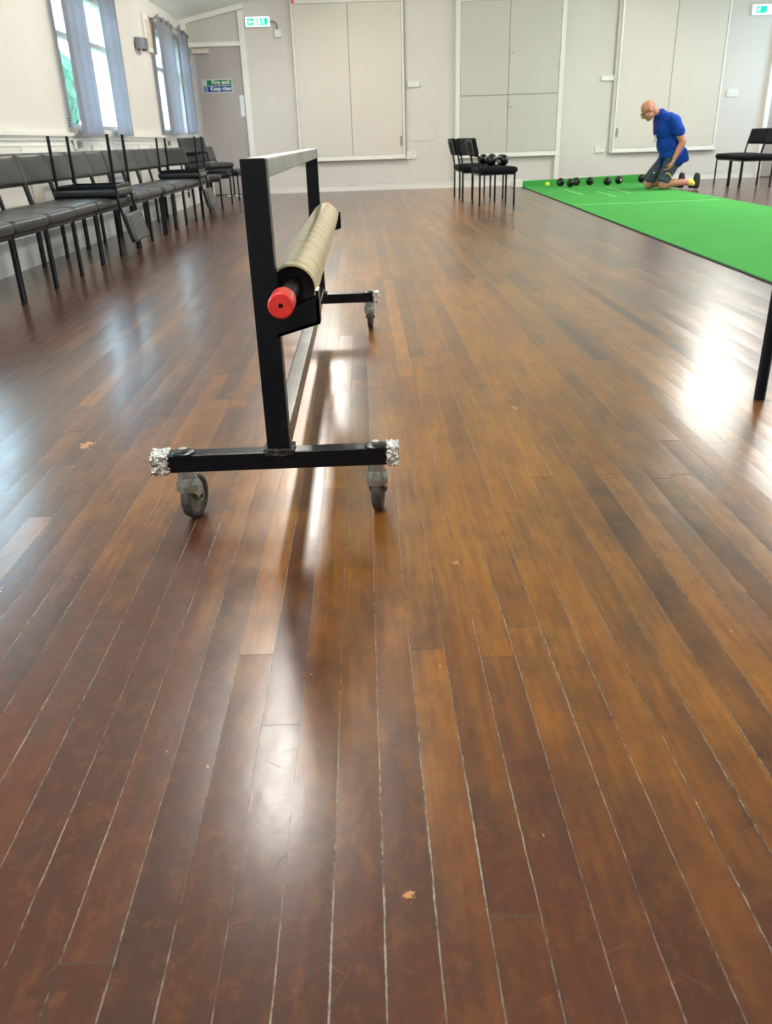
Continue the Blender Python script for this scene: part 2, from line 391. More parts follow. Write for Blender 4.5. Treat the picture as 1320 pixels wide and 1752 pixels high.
for side in (-1, 1):
    xw = XL if side < 0 else XR
    for a, b in WIN:
        wi += 1
        xa, xb = (xw - .13, xw - .07) if side < 0 else (xw + .07, xw + .13)
        t = bpy.data.objects.new('window_%d' % wi, None); C.objects.link(t); t.location = (xw, (a + b) / 2, WZ0); t['kind'] = 'structure'
        h = (b - a) / 2; H = WZ1 - WZ0; f = .05
        xa -= xw; xb -= xw
        bm = bm_new()
        box(bm, xa, xb, -h, h, 0, f); box(bm, xa, xb, -h, h, H - f, H)
        for yy in (-h, h - f, -f / 2): box(bm, xa, xb, yy, yy + f, f, H - f)
        box(bm, xa, xb, -h + f, h - f, H * .62, H * .62 + f)
        link('window_frame', bm, 'trim', t)
        bm = bm_new(); box(bm, (xa + xb) / 2 - .003, (xa + xb) / 2 + .003, -h + f, h - f, f, H - f); link('pane', bm, 'glass', t)
        bm = bm_new(); s0, s1 = (-.07, .06) if side < 0 else (-.06, .07); box(bm, s0, s1, -h - .06, h + .06, -.035, 0); link('window_sill', bm, 'trim', t)

# mouldings on the left wall: dado cap, wainscot boards, pipe casing
def struct_box(name, dims, m='trim', r=.004):
    return link(name, bevbox(*dims, r), m, kind='structure')
bm = bm_new()
for a, b in zip([YF] + [w_[0] - .05 for w_ in WIN][::-1], [0]): pass
box(bm, XL, XL + .055, YF, D, .868, .895); box(bm, XL, XL + .03, YF, D, .835, .868); box(bm, XL, XL + .018, YF, D, .79, .80)
link('trim_1', bm, 'trim', kind='structure')
bm = bm_new()
box(bm, XL, XL + .012, YF, D, .0, .835)
y = -2.9
while y < D - .1:
    box(bm, XL + .012, XL + .024, y, y + .05, .2, .79); y += .62
link('trim_2', bm, 'trim', kind='structure')
bm = bm_new(); box(bm, XL + .012, XL + .32, YF, 14.0, 0, .19); box(bm, XL + .012, XL + .335, YF, 14.0, .19, .21)
y = -2.8
while y < 13.9: box(bm, XL + .32, XL + .328, y, y + .04, .0, .19); y += .5
link('trim_3', bm, 'trim', kind='structure')
# heater boxes peeping between the chair backs
for i, yy in enumerate((7.35, 9.15, 10.9)):
    t = thing('wall_box', ['white boxed casing on the wall behind the first inverted chair', 'white boxed casing on the wall behind the middle of the chair row', 'white boxed casing on the wall behind the second inverted chair'][i], 'casing', (XL + .024, yy, .3), 0, 'casings behind the chair row')
    link('case', bevbox(0, .10, -.28, .28, 0, .38, .01), 'trim', t)
# skirting on the back wall
bm = bm_new()
for a, b in ((-1.68, 1.55), (1.65, 3.16), (3.24, 6.56)): box(bm, a, b, D - .018, D, 0, .10); box(bm, a, b, D - .024, D, .085, .10)
link('baseboard_back', bm, 'trim', kind='structure')
bm = bm_new(); box(bm, XR - .02, XR, YF, D, 0, .12); link('baseboard_right', bm, 'trim', kind='structure')
bm = bm_new(); box(bm, XL + .34, XR - .02, YF, YF + .02, 0, .12); link('baseboard_front', bm, 'trim', kind='structure')

# ------------------------------------------------------------------ doors
t = bpy.data.objects.new('door_1', None); C.objects.link(t); t.location = (-2.17, D, 0); t['kind'] = 'structure'; t['label'] = 'grey fire exit door in the back left corner under a raked panel'
link('door_leaf', bevbox(-.42, .385, -.03, 0, .012, 2.13, .003), 'door', t)
bm = bm_new()
box(bm, .385, .475, -.06, 0, 0, 2.60); box(bm, -.50, -.42, -.06, 0, 0, 2.46)
box(bm, -.42, .385, -.055, 0, 2.135, 2.195)
prism(bm, [(-.52, 2.43), (.475, 2.625), (.475, 2.70), (-.52, 2.505)], 'y', -.065, 0)
link('door_frame', bm, 'trim', t)
bm = bm_new(); prism(bm, [(-.42, 2.195), (.385, 2.195), (.385, 2.60), (-.42, 2.44)], 'y', -.02, 0); link('fanlight_panel', bm, 'panel2', t)
link('door_closer', bevbox(-.36, -.10, -.085, -.03, 2.045, 2.105, .006), 'grille', t)
link('push_plate', bevbox(.30, .37, -.036, -.03, 1.16, 1.46, .001), 'white', t)
bm = bm_new(); box(bm, -.42, .385, -.05, 0, 0, .012); link('threshold', bm, 'dark', t)
# sign on the door
s = thing('fire_exit_sign', 'green and blue fire exit sign on the grey corner door', 'sign', (-2.17, D - .032, 1.60))
bm = bm_new(); box(bm, -.265, .205, -.004, 0, -.095, .09); link('sign_board', bm, 'signw', s)
bm = bm_new(); box(bm, -.255, .197, -.006, -.004, .002, .082); link('green_field', bm, 'signg', s)
bm = bm_new(); box(bm, -.255, .197, -.006, -.004, -.087, -.004); link('blue_field', bm, 'signb', s)
RXW = Matrix.Rotation(PI / 2, 4, 'X')
text_mesh('lettering', 'Fire exit', .085, 'signw', s, Matrix.Translation((.03, -.008, .046)) @ RXW, .0015)
text_mesh('lettering', 'Keep clear', .078, 'signw', s, Matrix.Translation((.03, -.008, -.04)) @ RXW, .0015)
def running_man(bm, cx, cz, k, y0, y1):
    def seg(a, b, w_):
        a, b = Vector((a[0], a[1])), Vector((b[0], b[1])); d = (b - a).normalized(); n = Vector((-d.y, d.x)) * w_ / 2
        prism(bm, [(cx + k * p.x, cz + k * p.y) for p in (a + n, a - n, b - n, b + n)], 'y', y0, y1)
    circ = [(cx + k * (.05 + .09 * math.cos(t)), cz + k * (.40 + .09 * math.sin(t))) for t in [i * PI / 5 for i in range(10)]]
    prism(bm, circ, 'y', y0, y1)
    seg((.03, .28), (-.05, -.02), .16); seg((-.05, 0), (.12, -.2), .09); seg((.12, -.2), (.06, -.45), .08)
    seg((-.05, 0), (-.2, -.2), .09); seg((-.2, -.2), (-.4, -.22), .08); seg((.0, .25), (.22, .1), .06); seg((.0, .25), (-.22, .14), .06)
bm = bm_new(); box(bm, -.245, -.19, -.008, -.006, .01, .074); link('pictogram', bm, 'signw', s)
bm = bm_new(); running_man(bm, -.217, .042, .055, -.0095, -.008); link('pictogram', bm, 'signg', s)
bm = bm_new(); tube(bm, (-.217, -.006, -.045), (-.217, -.008, -.045), .034, n=24); link('pictogram', bm, 'signw', s)
bm = bm_new(); tube(bm, (-.217, -.008, -.045), (-.217, -.0095, -.045), .028, n=24); box(bm, -.222, -.212, -.0105, -.0095, -.05, -.03, 1); box(bm, -.222, -.212, -.0105, -.0095, -.064, -.056, 1)
link('pictogram', bm, ['signb', 'signw'], s)

t = bpy.data.objects.new('door_2', None); C.objects.link(t); t.location = (7.03, D, 0); t['kind'] = 'structure'; t['label'] = 'grey door at the right end of the back wall'
link('door_leaf', bevbox(-.395, .38, -.03, 0, .012, 2.1, .003), 'door', t)
bm = bm_new(); box(bm, -.475, -.395, -.06, 0, 0, 2.18); box(bm, .38, .46, -.06, 0, 0, 2.18); box(bm, -.395, .38, -.06, 0, 2.1, 2.18); link('door_frame', bm, 'trim', t)
link('push_plate', bevbox(-.37, -.30, -.036, -.03, 1.16, 1.46, .001), 'white', t)

def exit_sign(x0, x1, z0, z1, label, arrow):
    t = thing('exit_sign', label, 'sign', ((x0 + x1) / 2, D, (z0 + z1) / 2)); W, Hh = (x1 - x0) / 2, (z1 - z0) / 2
    link('sign_case', bevbox(-W, W, -.05, 0, -Hh, Hh, .006), 'white', t)
    bm = bm_new(); box(bm, -W + .008, W - .008, -.054, -.05, -Hh + .008, Hh - .008); link('lit_panel', bm, 'exitw', t)
    bm = bm_new()
    if arrow: box(bm, -W + .03, -W + .13, -.056, -.054, -Hh + .025, Hh - .025); link('green_field', bm, 'exitg', t); bm = bm_new(); box(bm, -.01, W - .03, -.056, -.054, -Hh + .025, Hh - .025)
    else: box(bm, -W + .05, -.0, -.056, -.054, -Hh + .025, Hh - .025); link('green_field', bm, 'exitg', t); bm = bm_new(); box(bm, W - .13, W - .02, -.056, -.054, -Hh + .025, Hh - .025)
    link('green_field', bm, 'exitg', t)
    bm = bm_new()
    cx = W - .10 if arrow else -W + .11
    running_man(bm, cx, 0, .09, -.0575, -.056)
    box(bm, cx - .075, cx - .045, -.0575, -.056, -.035, .035)
    link('pictogram', bm, 'exitw', t); bm = bm_new()
    ax = -W + .08 if arrow else W - .075; d = -1 if arrow else 1
    prism(bm, [(ax + d * .035, 0), (ax, .03), (ax, .01), (ax - d * .035, .01), (ax - d * .035, -.01), (ax, -.01), (ax, -.03)], 'y', -.0575, -.056)
    link('pictogram', bm, 'exitw', t)
    return t
exit_sign(-1.675, -1.30, 2.375, 2.515, 'lit green exit sign high beside the corner fire exit door', True)
exit_sign(6.125, 6.58, 2.33, 2.475, 'lit green exit sign at the right end of the back wall', False)
t = thing('junction_box', 'small white box joined to the lit exit sign by a bent grey conduit', 'electrical box', (-1.20, D, 2.29))
link('box_case', bevbox(-.045, .06, -.04, 0, -.06, .05, .005), 'white', t)
bm = bm_new(); path_tube(bm, [(-.10, -.03, .155), (-.05, -.03, .155), (-.02, -.03, .145), (.0, -.03, .12), (.005, -.03, .05)], .011); link('conduit', bm, 'conduit', t, smooth=True)

# ------------------------------------------------------------------ wall cupboards
def cupboard(name_label, x0, x1, z0, z1, xs, zsplit, pm, stand):
    t = thing('wall_cupboard', name_label, 'cupboard', ((x0 + x1) / 2, D, 0)); c = (x0 + x1) / 2; f = .05
    dp = .075
    bm = bm_new(); box(bm, x0 - c, x1 - c, -dp + .03, 0, z0, z1); link('carcass', bm, 'panel2', t)
    bm = bm_new(); box(bm, xs - c - .01, xs - c + .01, -dp + .02, -dp + .031, z0 + f, z1 - f)
    if zsplit: box(bm, x0 - c + .06, x1 - c - .06, -dp + .02, -dp + .031, zsplit - .01, zsplit + .01)
    link('shadow_gap', bm, 'gapc', t)
    bm = bm_new()
    fz = 0 if stand else z0
    e = .07 if stand else f
    box(bm, x0 - c - (.02 if stand else 0), x0 - c + e - .02, -dp, 0, fz, z1); box(bm, x1 - c - e + .02, x1 - c + (.02 if stand else 0), -dp, 0, fz, z1)
    box(bm, x0 - c + e - .02, x1 - c - e + .02, -dp, 0, z0, z0 + f); box(bm, x0 - c + e - .02, x1 - c - e + .02, -dp, 0, z1 - f, z1)
    box(bm, x0 - c - .03, x1 - c + .03, -dp - .012, 0, z0 - .018, z0 + .004)
    link('frame', bm, 'trim', t)
    zs = [z0 + f, z1 - f] if not zsplit else [z0 + f, zsplit, z1 - f]
    xx = [x0 + e - .02, xs, x1 - e + .02]
    for i in range(2):
        for k in range(len(zs) - 1):
            g_ = .004
            d = link('cupboard_door', bevbox(xx[i] - c + g_, xx[i + 1] - c - g_, -dp + .008, -dp + .03, zs[k] + g_, zs[k + 1] - g_, .002), pm, t)
            if zsplit and i == 1:
                zz = zs[k] + (.55 if k else .62) * (zs[k + 1] - zs[k])
                zz = 1.92 if k else 1.17
                bm = bm_new(); tube(bm, (xs - c + .05, -dp + .008, zz), (xs - c + .05, -dp - .008, zz), .012); link('keyhole', bm, 'zinc', d)
    return t, c
t, c = cupboard('left wall cupboard with two tall beige doors beside the exit sign', -.975, .735, .485, 2.71, -.115, None, 'panel', False)
link('latch', bevbox(.655 - c, .685 - c, -.085, -.07, .66, .80, .002), 'conduit', t)
link('latch', bevbox(.665 - c, .685 - c, -.085, -.07, 2.3, 2.42, .002), 'white', t)
t, c = cupboard('middle wall cupboard with four doors and white posts down to the floor', 1.57, 3.235, .46, 2.68, 2.385, 1.345, 'panel2', True)
for z in (2.45, 1.75): link('hinge', bevbox(3.17 - c, 3.19 - c, -.085, -.07, z - .05, z + .05, .002), 'panel2', t)
link('latch', bevbox(2.378 - c, 2.392 - c, -.075, -.06, 1.13, 1.26, .002), 'conduit', t)
t, c = cupboard('right wall cupboard with two doors behind the kneeling man', 4.12, 5.80, .465, 2.66, 4.975, None, 'panel', False)
link('latch', bevbox(4.155 - c, 4.19 - c, -.085, -.07, .68, .81, .002), 'conduit', t)
bm = bm_new(); box(bm, 4.07 - c, 4.12 - c, -.055, 0, .44, 2.66); link('side_trim', bm, 'panel2', t)

# ------------------------------------------------------------------ small wall fittings
def flat(name, label, cat, x0, x1, z0, z1, d=.02, m='white', group=None):
    o = link(name, bevbox(-(x1 - x0) / 2, (x1 - x0) / 2, -d, 0, -(z1 - z0) / 2, (z1 - z0) / 2, min(.004, d * .3)), m)
    o.location = ((x0 + x1) / 2, D, (z0 + z1) / 2); return tag(o, label, cat, group)
flat('cover_box', 'narrow white cover box right of the left wall cupboard', 'electrical box', .79, .975, 1.495, 1.57, .035)
flat('cover_box', 'narrow white cover box left of the right wall cupboard', 'electrical box', 3.87, 4.075, 1.50, 1.57, .035)
flat('access_panel', 'painted square access panel in the back wall', 'panel', .82, 1.225, .72, 1.17, .006, 'wallb')
def sock(x0, x1, z0, z1, label, n):
    t = thing('power_socket', label, 'socket', ((x0 + x1) / 2, D, (z0 + z1) / 2)); W, Hh = (x1 - x0) / 2, (z1 - z0) / 2
    link('socket_plate', bevbox(-W, W, -.022, 0, -Hh, Hh, .004), 'white', t)
    for k in range(n):
        cx = 0 if n == 1 else (-W / 2 + k * W)
        bm = bm_new(); box(bm, cx - .018, cx - .010, -.0235, -.022, -.022, -.014); box(bm, cx + .010, cx + .018, -.0235, -.022, -.022, -.014)
        link('pin_holes', bm, 'dark', t)
        link('switch', bevbox(cx - .008 + .03 * (1 if n == 1 else 0), cx + .008 + .03 * (1 if n == 1 else 0), -.027, -.022, .02, .04, .001), 'conduit' if n == 1 else 'white', t)
sock(.755, .91, .455, .565, 'white socket low on the wall right of the left cupboard', 1)
sock(3.845, 4.005, .455, .56, 'white socket low on the wall left of the right cupboard', 1)
sock(5.915, 6.10, 1.215, 1.325, 'white double socket on the wall right of the right cupboard', 2)
o = flat('orange_tag', 'small orange tag on the top corner of the left wall cupboard', 'tag', -.955, -.91, 2.665, 2.72, .006, 'orange'); o.location.y = D - .076

# left wall: grille, lamp, notices
t = thing('wall_grille', 'beige ventilation grille high on the left wall between the windows', 'vent', (XL, 12.12, 2.08))
link('frame', bevbox(0, .035, -.29, .29, -.21, .21, .006), 'trim', t)
bm = bm_new(); box(bm, .035, .037, -.22, .22, -.15, .15)
for k in range(14): box(bm, .037, .041, -.22, .22, -.145 + k * .0215, -.135 + k * .0215)
link('louvres', bm, 'grille', t)
def wall_lamp(y, z, label):
    t = thing('wall_lamp', label, 'lamp', (XL, y, z), 0, None)
    bm = bm_new(); n = 16
    A = [(.02 + .11 * math.sin(PI * i / n), -.16 * math.cos(PI * i / n)) for i in range(n + 1)]; B = [(.012 + .10 * math.sin(PI * i / n), -.15 * math.cos(PI * i / n)) for i in range(n, -1, -1)]
    prism(bm, A + B, 'z', -.06, .06); link('lamp_shade', bm, 'lampg', t, angle=.6)
    link('back_plate', bevbox(0, .014, -.10, .10, -.05, .05, .003), 'lampg', t)
wall_lamp(11.45, 1.91, 'curved dark grey wall lamp beside the wall grille')
wall_lamp(7.35, 2.0, 'curved dark grey wall lamp high at the left edge')
for y, l in ((8.35, 'small white notice on the left wall before the nearer window'), (12.2, 'small white notice on the left wall before the far window')):
    t = thing('notice', l, 'notice', (XL, y, .99)); link('card', bevbox(0, .004, -.06, .06, -.055, .055, .001), 'paper', t)
    bm = bm_new()
    for k in range(4): box(bm, .004, .0046, -.045, .045 - .01 * (k % 2), -.04 + k * .022, -.032 + k * .022)
    link('printing', bm, 'signb', t)
for y, l in ((8.36, 'white socket on the dado beside the nearer window'), (12.25, 'white socket on the dado beside the far window')):
    t = thing('power_socket', l, 'socket', (XL + .03, y, .80)); link('socket_plate', bevbox(0, .02, -.075, .075, -.045, .045, .004), 'white', t)
    link('plug', bevbox(.02, .055, -.03, .02, -.03, .03, .006), 'conduit', t)

# curtains on rods
def curtain(y0, y1, ztop, zbot, label, folds, x=-2.56, amp=.03, group=None):
    nx, nz = folds * 14, 26; bm = bm_new(); g_ = []
    for k in range(nz + 1):
        f = k / nz; row = []
        for i in range(nx + 1):
            u = i / nx; a = amp * (1 + .3 * f)
            xx = a * math.sin(u * folds * 2 * PI) + .006 * noise.noise(Vector((u * 5, f * 2.5, y0)))
            yy = (u - .5) * (y1 - y0) + .012 * math.sin(u * folds * 4 * PI + 1) + .01 * noise.noise(Vector((u * 3, f * 4, 8)))
            row.append(bm.verts.new((xx, yy, -(ztop - zbot) * f)))
        g_.append(row)
    for A, B in zip(g_, g_[1:]):
        for i in range(nx): bm.faces.new((A[i], A[i + 1], B[i + 1], B[i]))
    bmesh.ops.solidify(bm, geom=bm.faces[:], thickness=.0025)
    t = thing('curtain', label, 'curtain', (x, (y0 + y1) / 2, ztop), 0, group)
    link('cloth', bm, 'curtain', t, smooth=True)
    n = max(2, folds)
    for i in range(n):
        bm = bm_new(); yy = ((i + .5) / n - .5) * (y1 - y0)
        bmesh.ops.create_cone(bm, cap_ends=False, segments=20, radius1=.026, radius2=.026, depth=.012, matrix=Matrix.Translation((.036, yy, -.055)) @ Matrix.Rotation(PI / 2, 4, 'Y'))
        bmesh.ops.solidify(bm, geom=bm.faces[:], thickness=.006); link('eyelet_ring', bm, 'silver', t)
curtain(8.28, 8.98, 2.33, .862, 'grey curtain at the near side of the nearer window', 3)
curtain(9.50, 10.14, 2.33, .875, 'grey curtain at the far side of the nearer window, lit blue by daylight', 2)
curtain(12.12, 13.05, 2.31, .905, 'grey curtain at the near side of the far window', 3)
curtain(13.42, 14.18, 2.31, .93, 'grey curtain beside the back corner, far side of the far window', 2)
for a, b, l in ((8.1, 10.4, 'metal curtain rod over the nearer left window'), (12.1, 14.25, 'metal curtain rod over the far left window')):
    t = thing('curtain_rod', l, 'curtain rod', (-2.56, (a + b) / 2, 2.268)); bm = bm_new(); tube(bm, (0, -(b - a) / 2, 0), (0, (b - a) / 2, 0), .013); link('pole', bm, 'conduit', t, smooth=True)
    for s_ in (-1, 1):
        bm = bm_new(); ellip(bm, (0, s_ * ((b - a) / 2), 0), (.02, .025, .02)) ; link('finial', bm, 'conduit', t, smooth=True)
        bm = bm_new(); tube(bm, (-.13, s_ * ((b - a) / 2 - .08), 0), (0, s_ * ((b - a) / 2 - .08), 0), .008); link('rod_bracket', bm, 'conduit', t, smooth=True)

# ------------------------------------------------------------------ ceiling lights
def ceiling_light(x, y, label):
    z = zceil(x) - .12; t = thing('ceiling_light', label, 'ceiling light', (x, y, z), 0, 'strip lights on the sloping ceiling')
    t.rotation_euler = (0, -math.atan((ZM - ZE) / (XM - XL)) * (1 if x < XM else -1), 0)
    link('housing', bevbox(-.11, .11, -.78, .78, 0, .10, .005), 'white', t)
    if x > XM: t.scale = (1.35, 1, 1)
    bm = bm_new(); n = 10
    prism(bm, [(.10 * math.cos(PI * i / n), -.085 * math.sin(PI * i / n)) for i in range(n + 1)], 'y', -.75, .75)
    link('diffuser', bm, 'lamp', t, smooth=False)
nm = ['nearest the camera', 'second from the camera', 'third from the camera', 'nearest the back wall']
for row, x, ys in (('left', -.62, (.2, 4.1, 8.0, 11.9)), ('right', 5.15, (1.2, 4.9, 8.7, 11.5))):
    for i, y in enumerate(ys):
        ceiling_light(x, y, 'white strip light on the %s slope of the ceiling, %s' % (row, nm[i]))

# ------------------------------------------------------------------ outside the windows
bm = bm_new(); box(bm, -30, XL - .25, -10, 32, -.3, -.1); link('lawn', bm, 'grass', kind='structure')
def crown(name, label, loc, r, seed, grp):
    t = thing(name, label, 'tree', loc, 0, grp)
    bm = bm_new(); bmesh.ops.create_icosphere(bm, subdivisions=4, radius=1)
    for v in bm.verts:
        d = v.co.normalized(); v.co = Vector((d.x * r[0], d.y * r[1], d.z * r[2])) * (1 + .22 * noise.noise(d * 2.3 + Vector((seed, 0, 0))) + .12 * noise.noise(d * 8 + Vector((0, seed, 0))))
        v.co.z += r[2] + .8
    link('foliage', bm, 'leaf', t)
    bm = bm_new(); tube(bm, (0, 0, 0), (0, 0, 1.8), .16, .1); link('trunk', bm, 'bark', t, smooth=True)
for i, (x, y) in enumerate(((-9.1, 24.5), (-12.5, 30.0), (-12.5, 17.0))):
    crown('tree', ['leafy tree outside, seen past the near curtain', 'leafy tree outside, farthest beyond the window', 'leafy tree outside, nearest the building'][i], (x, y, -.1), (1.5, 2.3, 1.55), i * 3.1, 'trees outside the left windows')

# ------------------------------------------------------------------ bowls mat, fender, bowls, jack
def matx(y): return 2.115 + .045 * (y - 3.8)
bm = bm_new()
y0, y1 = 2.0, 13.86; Wm = 1.87
prism(bm, [(matx(y0), y0), (matx(y0) + Wm, y0), (matx(y1) + Wm, y1), (matx(y1), y1)], 'z', .0, .007)
t = thing('bowls_mat', 'long green baize bowls mat lying on the wooden floor', 'mat')
link('backing', bm, 'edge', t)
bm = bm_new(); e = .012
prism(bm, [(matx(y0) + e, y0 + e), (matx(y0) + Wm - e, y0 + e), (matx(y1) + Wm - e, y1), (matx(y1) + e, y1)], 'z', .007, .011)
link('baize', bm, 'green', t)
def line(p, q, wd):
    bm = bm_new(); p, q = Vector(p), Vector(q); d = (q - p).normalized(); n = Vector((-d.y, d.x)) * wd / 2
    prism(bm, [tuple(p + n), tuple(p - n), tuple(q - n), tuple(q + n)], 'z', .011, .0118); link('marking_line', bm, 'mline', t)
line((2.99, 12.65), (2.945, 11.4), .025); line((3.27, 11.89), (3.21, 10.77), .025); line((3.69, 13.03), (3.57, 11.31), .025); line((2.43, 9.72), (4.12, 9.80), .03)
line((3.15, 13.28), (3.75, 13.34), .02)
t = thing('fender', 'low white fender with a green cloth face at the far end of the bowls mat', 'fender', (matx(13.9), 13.86, 0))
bm = bm_new(); prism(bm, [(-.10, 0), (Wm + .12, 0), (Wm + .12, .125), (-.10, .085)], 'y', .0, .09); link('board', bm, 'white', t)
link('end_block', bevbox(-.18, -.022, -.26, .0, .0, .115, .02), 'white', t)
bm = bm_new(); prism(bm, [(0.02, -.26), (Wm, -.10), (Wm, -.0), (.02, -.0)], 'z', .011, .012)
prism(bm, [(-.02, .011), (Wm + .13, .011), (Wm + .13, .13), (-.02, .086)], 'y', -.012, 0)
link('cloth_face', bm, 'green', t)

def make_bowl(r=.062):
    t = thing('bowl', '', 'bowl')
    bm = bm_new(); prof = []
    for i in range(25):
        a = PI * i / 24; prof.append((r * math.sin(a) ** .92 if 0 < i < 24 else 0, -r * .9 * math.cos(a)))
    lathe(bm, prof, 'x', 32); link('ball_body', bm, 'bowl', t, smooth=True)
    for s_ in (-1, 1):
        bm = bm_new(); lathe(bm, [(0, s_ * (r * .9 + .001)), (.016, s_ * (r * .9 - .0005)), (.019, s_ * (r * .9 - .004))], 'x', 24); link('emblem_disc', bm, 'emblem' if s_ > 0 else 'emblem2', t, smooth=True)
        bm = bm_new()
        for rr in (.028, .034):
            bmesh.ops.create_cone(bm, cap_ends=False, segments=32, radius1=rr, radius2=rr, depth=.003, matrix=Matrix.Translation((s_ * r * .9 * math.sqrt(max(0, 1 - (rr / r) ** 2)), 0, 0)) @ Matrix.Rotation(PI / 2, 4, 'Y'))
        bmesh.ops.solidify(bm, geom=bm.faces[:], thickness=.001); link('ring_groove', bm, 'emblem2', t)
    return t
BR = .062
bowl0 = make_bowl(BR); used = [False]
def bowl(x, y, z, rot, label, grp):
    o = bowl0 if not used[0] else copy_tree(bowl0); used[0] = True
    o.location = (x, y, z + BR); o.rotation_euler = rot; o['label'] = label; o['group'] = grp; o['category'] = 'bowl'
for x, y, rz, l in ((3.10, 13.40, .9, 'black bowl beside the yellow jack'), (3.17, 13.05, .4, 'black bowl pulled slightly forward, second from the jack'),
                    (3.35, 13.42, 1.3, 'black bowl third from the jack along the fender'), (3.56, 13.40, 2.2, 'black bowl fourth from the jack, in the middle of the line'),
                    (3.78, 13.20, 1.9, 'black bowl fifth from the jack, largest looking in the line'), (4.03, 13.45, -1.2, 'black bowl with a pale disc facing the camera, sixth from the jack'),
                    (4.44, 13.62, 2.6, 'black bowl alone near the right end of the fender, beside the kneeling man')):
    bowl(x, y, .012, (.2, 0, rz), l, 'black bowls at the far end of the mat')
bm = bm_new(); ellip(bm, (0, 0, 0), (.036, .036, .036), seg=28); o = link('jack', bm, 'jack', smooth=True); o.location = (2.90, 13.42, .048); tag(o, 'small bright yellow jack ball at the left end of the bowls line', 'ball')

# ------------------------------------------------------------------ chairs
def cushion(x0, x1, y0, y1, z0, z1, r, puff=.0, axis=2, n=10):
    """rounded upholstered pad, slightly domed along an axis"""
    bm = bm_new(); bmesh.ops.create_cube(bm, size=1); bmesh.ops.subdivide_edges(bm, edges=bm.edges[:], cuts=n, use_grid_fill=True)
    c = Vector(((x0 + x1) / 2, (y0 + y1) / 2, (z0 + z1) / 2)); h = Vector(((x1 - x0) / 2, (y1 - y0) / 2, (z1 - z0) / 2))
    for v in bm.verts:
        p = Vector([max(-1, min(1, q * 2)) for q in v.co])
        q = Vector([math.copysign(abs(p[i]) ** .55, p[i]) for i in range(3)])
        q = Vector([q[i] * h[i] for i in range(3)])
        inner = Vector([max(-(h[i] - r), min(h[i] - r, q[i])) for i in range(3)])
        d = q - inner
        q = inner + (d.normalized() * r if d.length > 1e-6 else d)
        o1, o2 = [i for i in range(3) if i != axis]
        e = (1 - p[o1] ** 2) * (1 - p[o2] ** 2)
        q[axis] += math.copysign(puff * e, p[axis]) if abs(p[axis]) > .95 else 0
        v.co = c + q
    bmesh.ops.recalc_face_normals(bm, faces=bm.faces)
    return bm
def make_chair(name, cush):
    t = thing(name, '', 'chair')
    link('seat', cushion(-.245, .245, -.235, .235, .357, .420, .026, .010), cush, t, smooth=True)
    bm = cushion(-.246, .246, -.022, .022, -.104, .104, .02, .008, axis=1)
    bmesh.ops.transform(bm, matrix=Matrix.Translation((0, -.272, .640)) @ Matrix.Rotation(.24, 4, 'X'), verts=bm.verts)
    link('backrest', bm, cush, t, smooth=True)
    bm = bm_new(); box(bm, -.215, .215, -.003, .003, -.082, .082)
    bmesh.ops.transform(bm, matrix=Matrix.Translation((0, -.272 - .026, .648 - .006)) @ Matrix.Rotation(.24, 4, 'X'), verts=bm.verts)
    link('backrest_board', bm, 'grey_ply', t)
    for s_ in (-1, 1):
        bm = bm_new(); tube(bm, (s_ * .228, .2, 0), (s_ * .228, .2, .355), .0115, n=12); link('leg', bm, 'tube', t, smooth=True, angle=.7)
        bm = bm_new(); path_tube(bm, [(s_ * .232, -.215, 0), (s_ * .232, -.215, .30), (s_ * .232, -.218, .42), (s_ * .232, -.238, .53), (s_ * .232, -.290, .70)], .0115); link('leg', bm, 'tube', t, smooth=True, angle=.7)
    bm = bm_new()
    for s_ in (-1, 1): box(bm, s_ * .228 - .009, s_ * .228 + .009, -.215, .2, .335, .356)
    box(bm, -.219, .219, .191, .209, .335, .356); box(bm, -.219, .219, -.224, -.206, .335, .356)
    link('seat_frame', bm, 'tube', t)
    return t
ch_v = make_chair('chair', 'vinyl'); ch_f = make_chair('chair', 'fabric'); first = {ch_v.name: True, ch_f.name: True}
def chair(src, x, y, ang, label, grp=None, z=0, flip=False, tiltx=0):
    """ang: heading of the seat front, degrees from +X"""
    o = src if first[src.name] else copy_tree(src); first[src.name] = False
    o.rotation_mode = 'XYZ'; a = math.radians(ang) - PI / 2
    if flip: o.matrix_world = Matrix.Translation((x, y, z)) @ Matrix.Rotation(a, 4, 'Z') @ Matrix.Rotation(PI, 4, 'Y')
    else: o.matrix_world = Matrix.Translation((x, y, z)) @ Matrix.Rotation(a, 4, 'Z') @ Matrix.Rotation(tiltx, 4, 'X')
    o['label'] = label; o['category'] = 'chair'
    if grp: o['group'] = grp
    return o
XC = -2.05; GR = 'black chairs along the left wall'
ords = ['nearest the camera', 'second from the near end', 'third from the near end', 'fourth from the near end', 'fifth from the near end', 'sixth from the near end', 'seventh from the near end',
        'eighth from the near end', 'ninth from the near end', 'tenth from the near end', 'eleventh from the near end', 'twelfth from the near end', 'thirteenth from the near end', 'fourteenth, beside the stacked pair']
for k, w_ in enumerate(ords):
    y = 4.235 + .498 * k + (.12 if k == 13 else 0)
    chair(ch_v, XC + random.uniform(-.008, .008), y, random.uniform(-1.5, 1.5) - (24 if k == 13 else 0), 'black vinyl chair in the left wall row, ' + w_, GR)
chair(ch_v, -2.02, 6.58, 182, 'upturned black chair lying seat down on the row, the one nearer the camera', GR, z=.848, flip=True)
chair(ch_v, -2.02, 9.93, 181, 'upturned black chair lying seat down on the row, the one nearer the back wall', GR, z=.848, flip=True)
chair(ch_v, -2.10, 11.95, -30, 'lower black chair of the stacked pair at the far end of the row', GR)
chair(ch_v, -2.05, 11.90, -34, 'upper black chair of the stacked pair at the far end of the row', GR, z=.118)
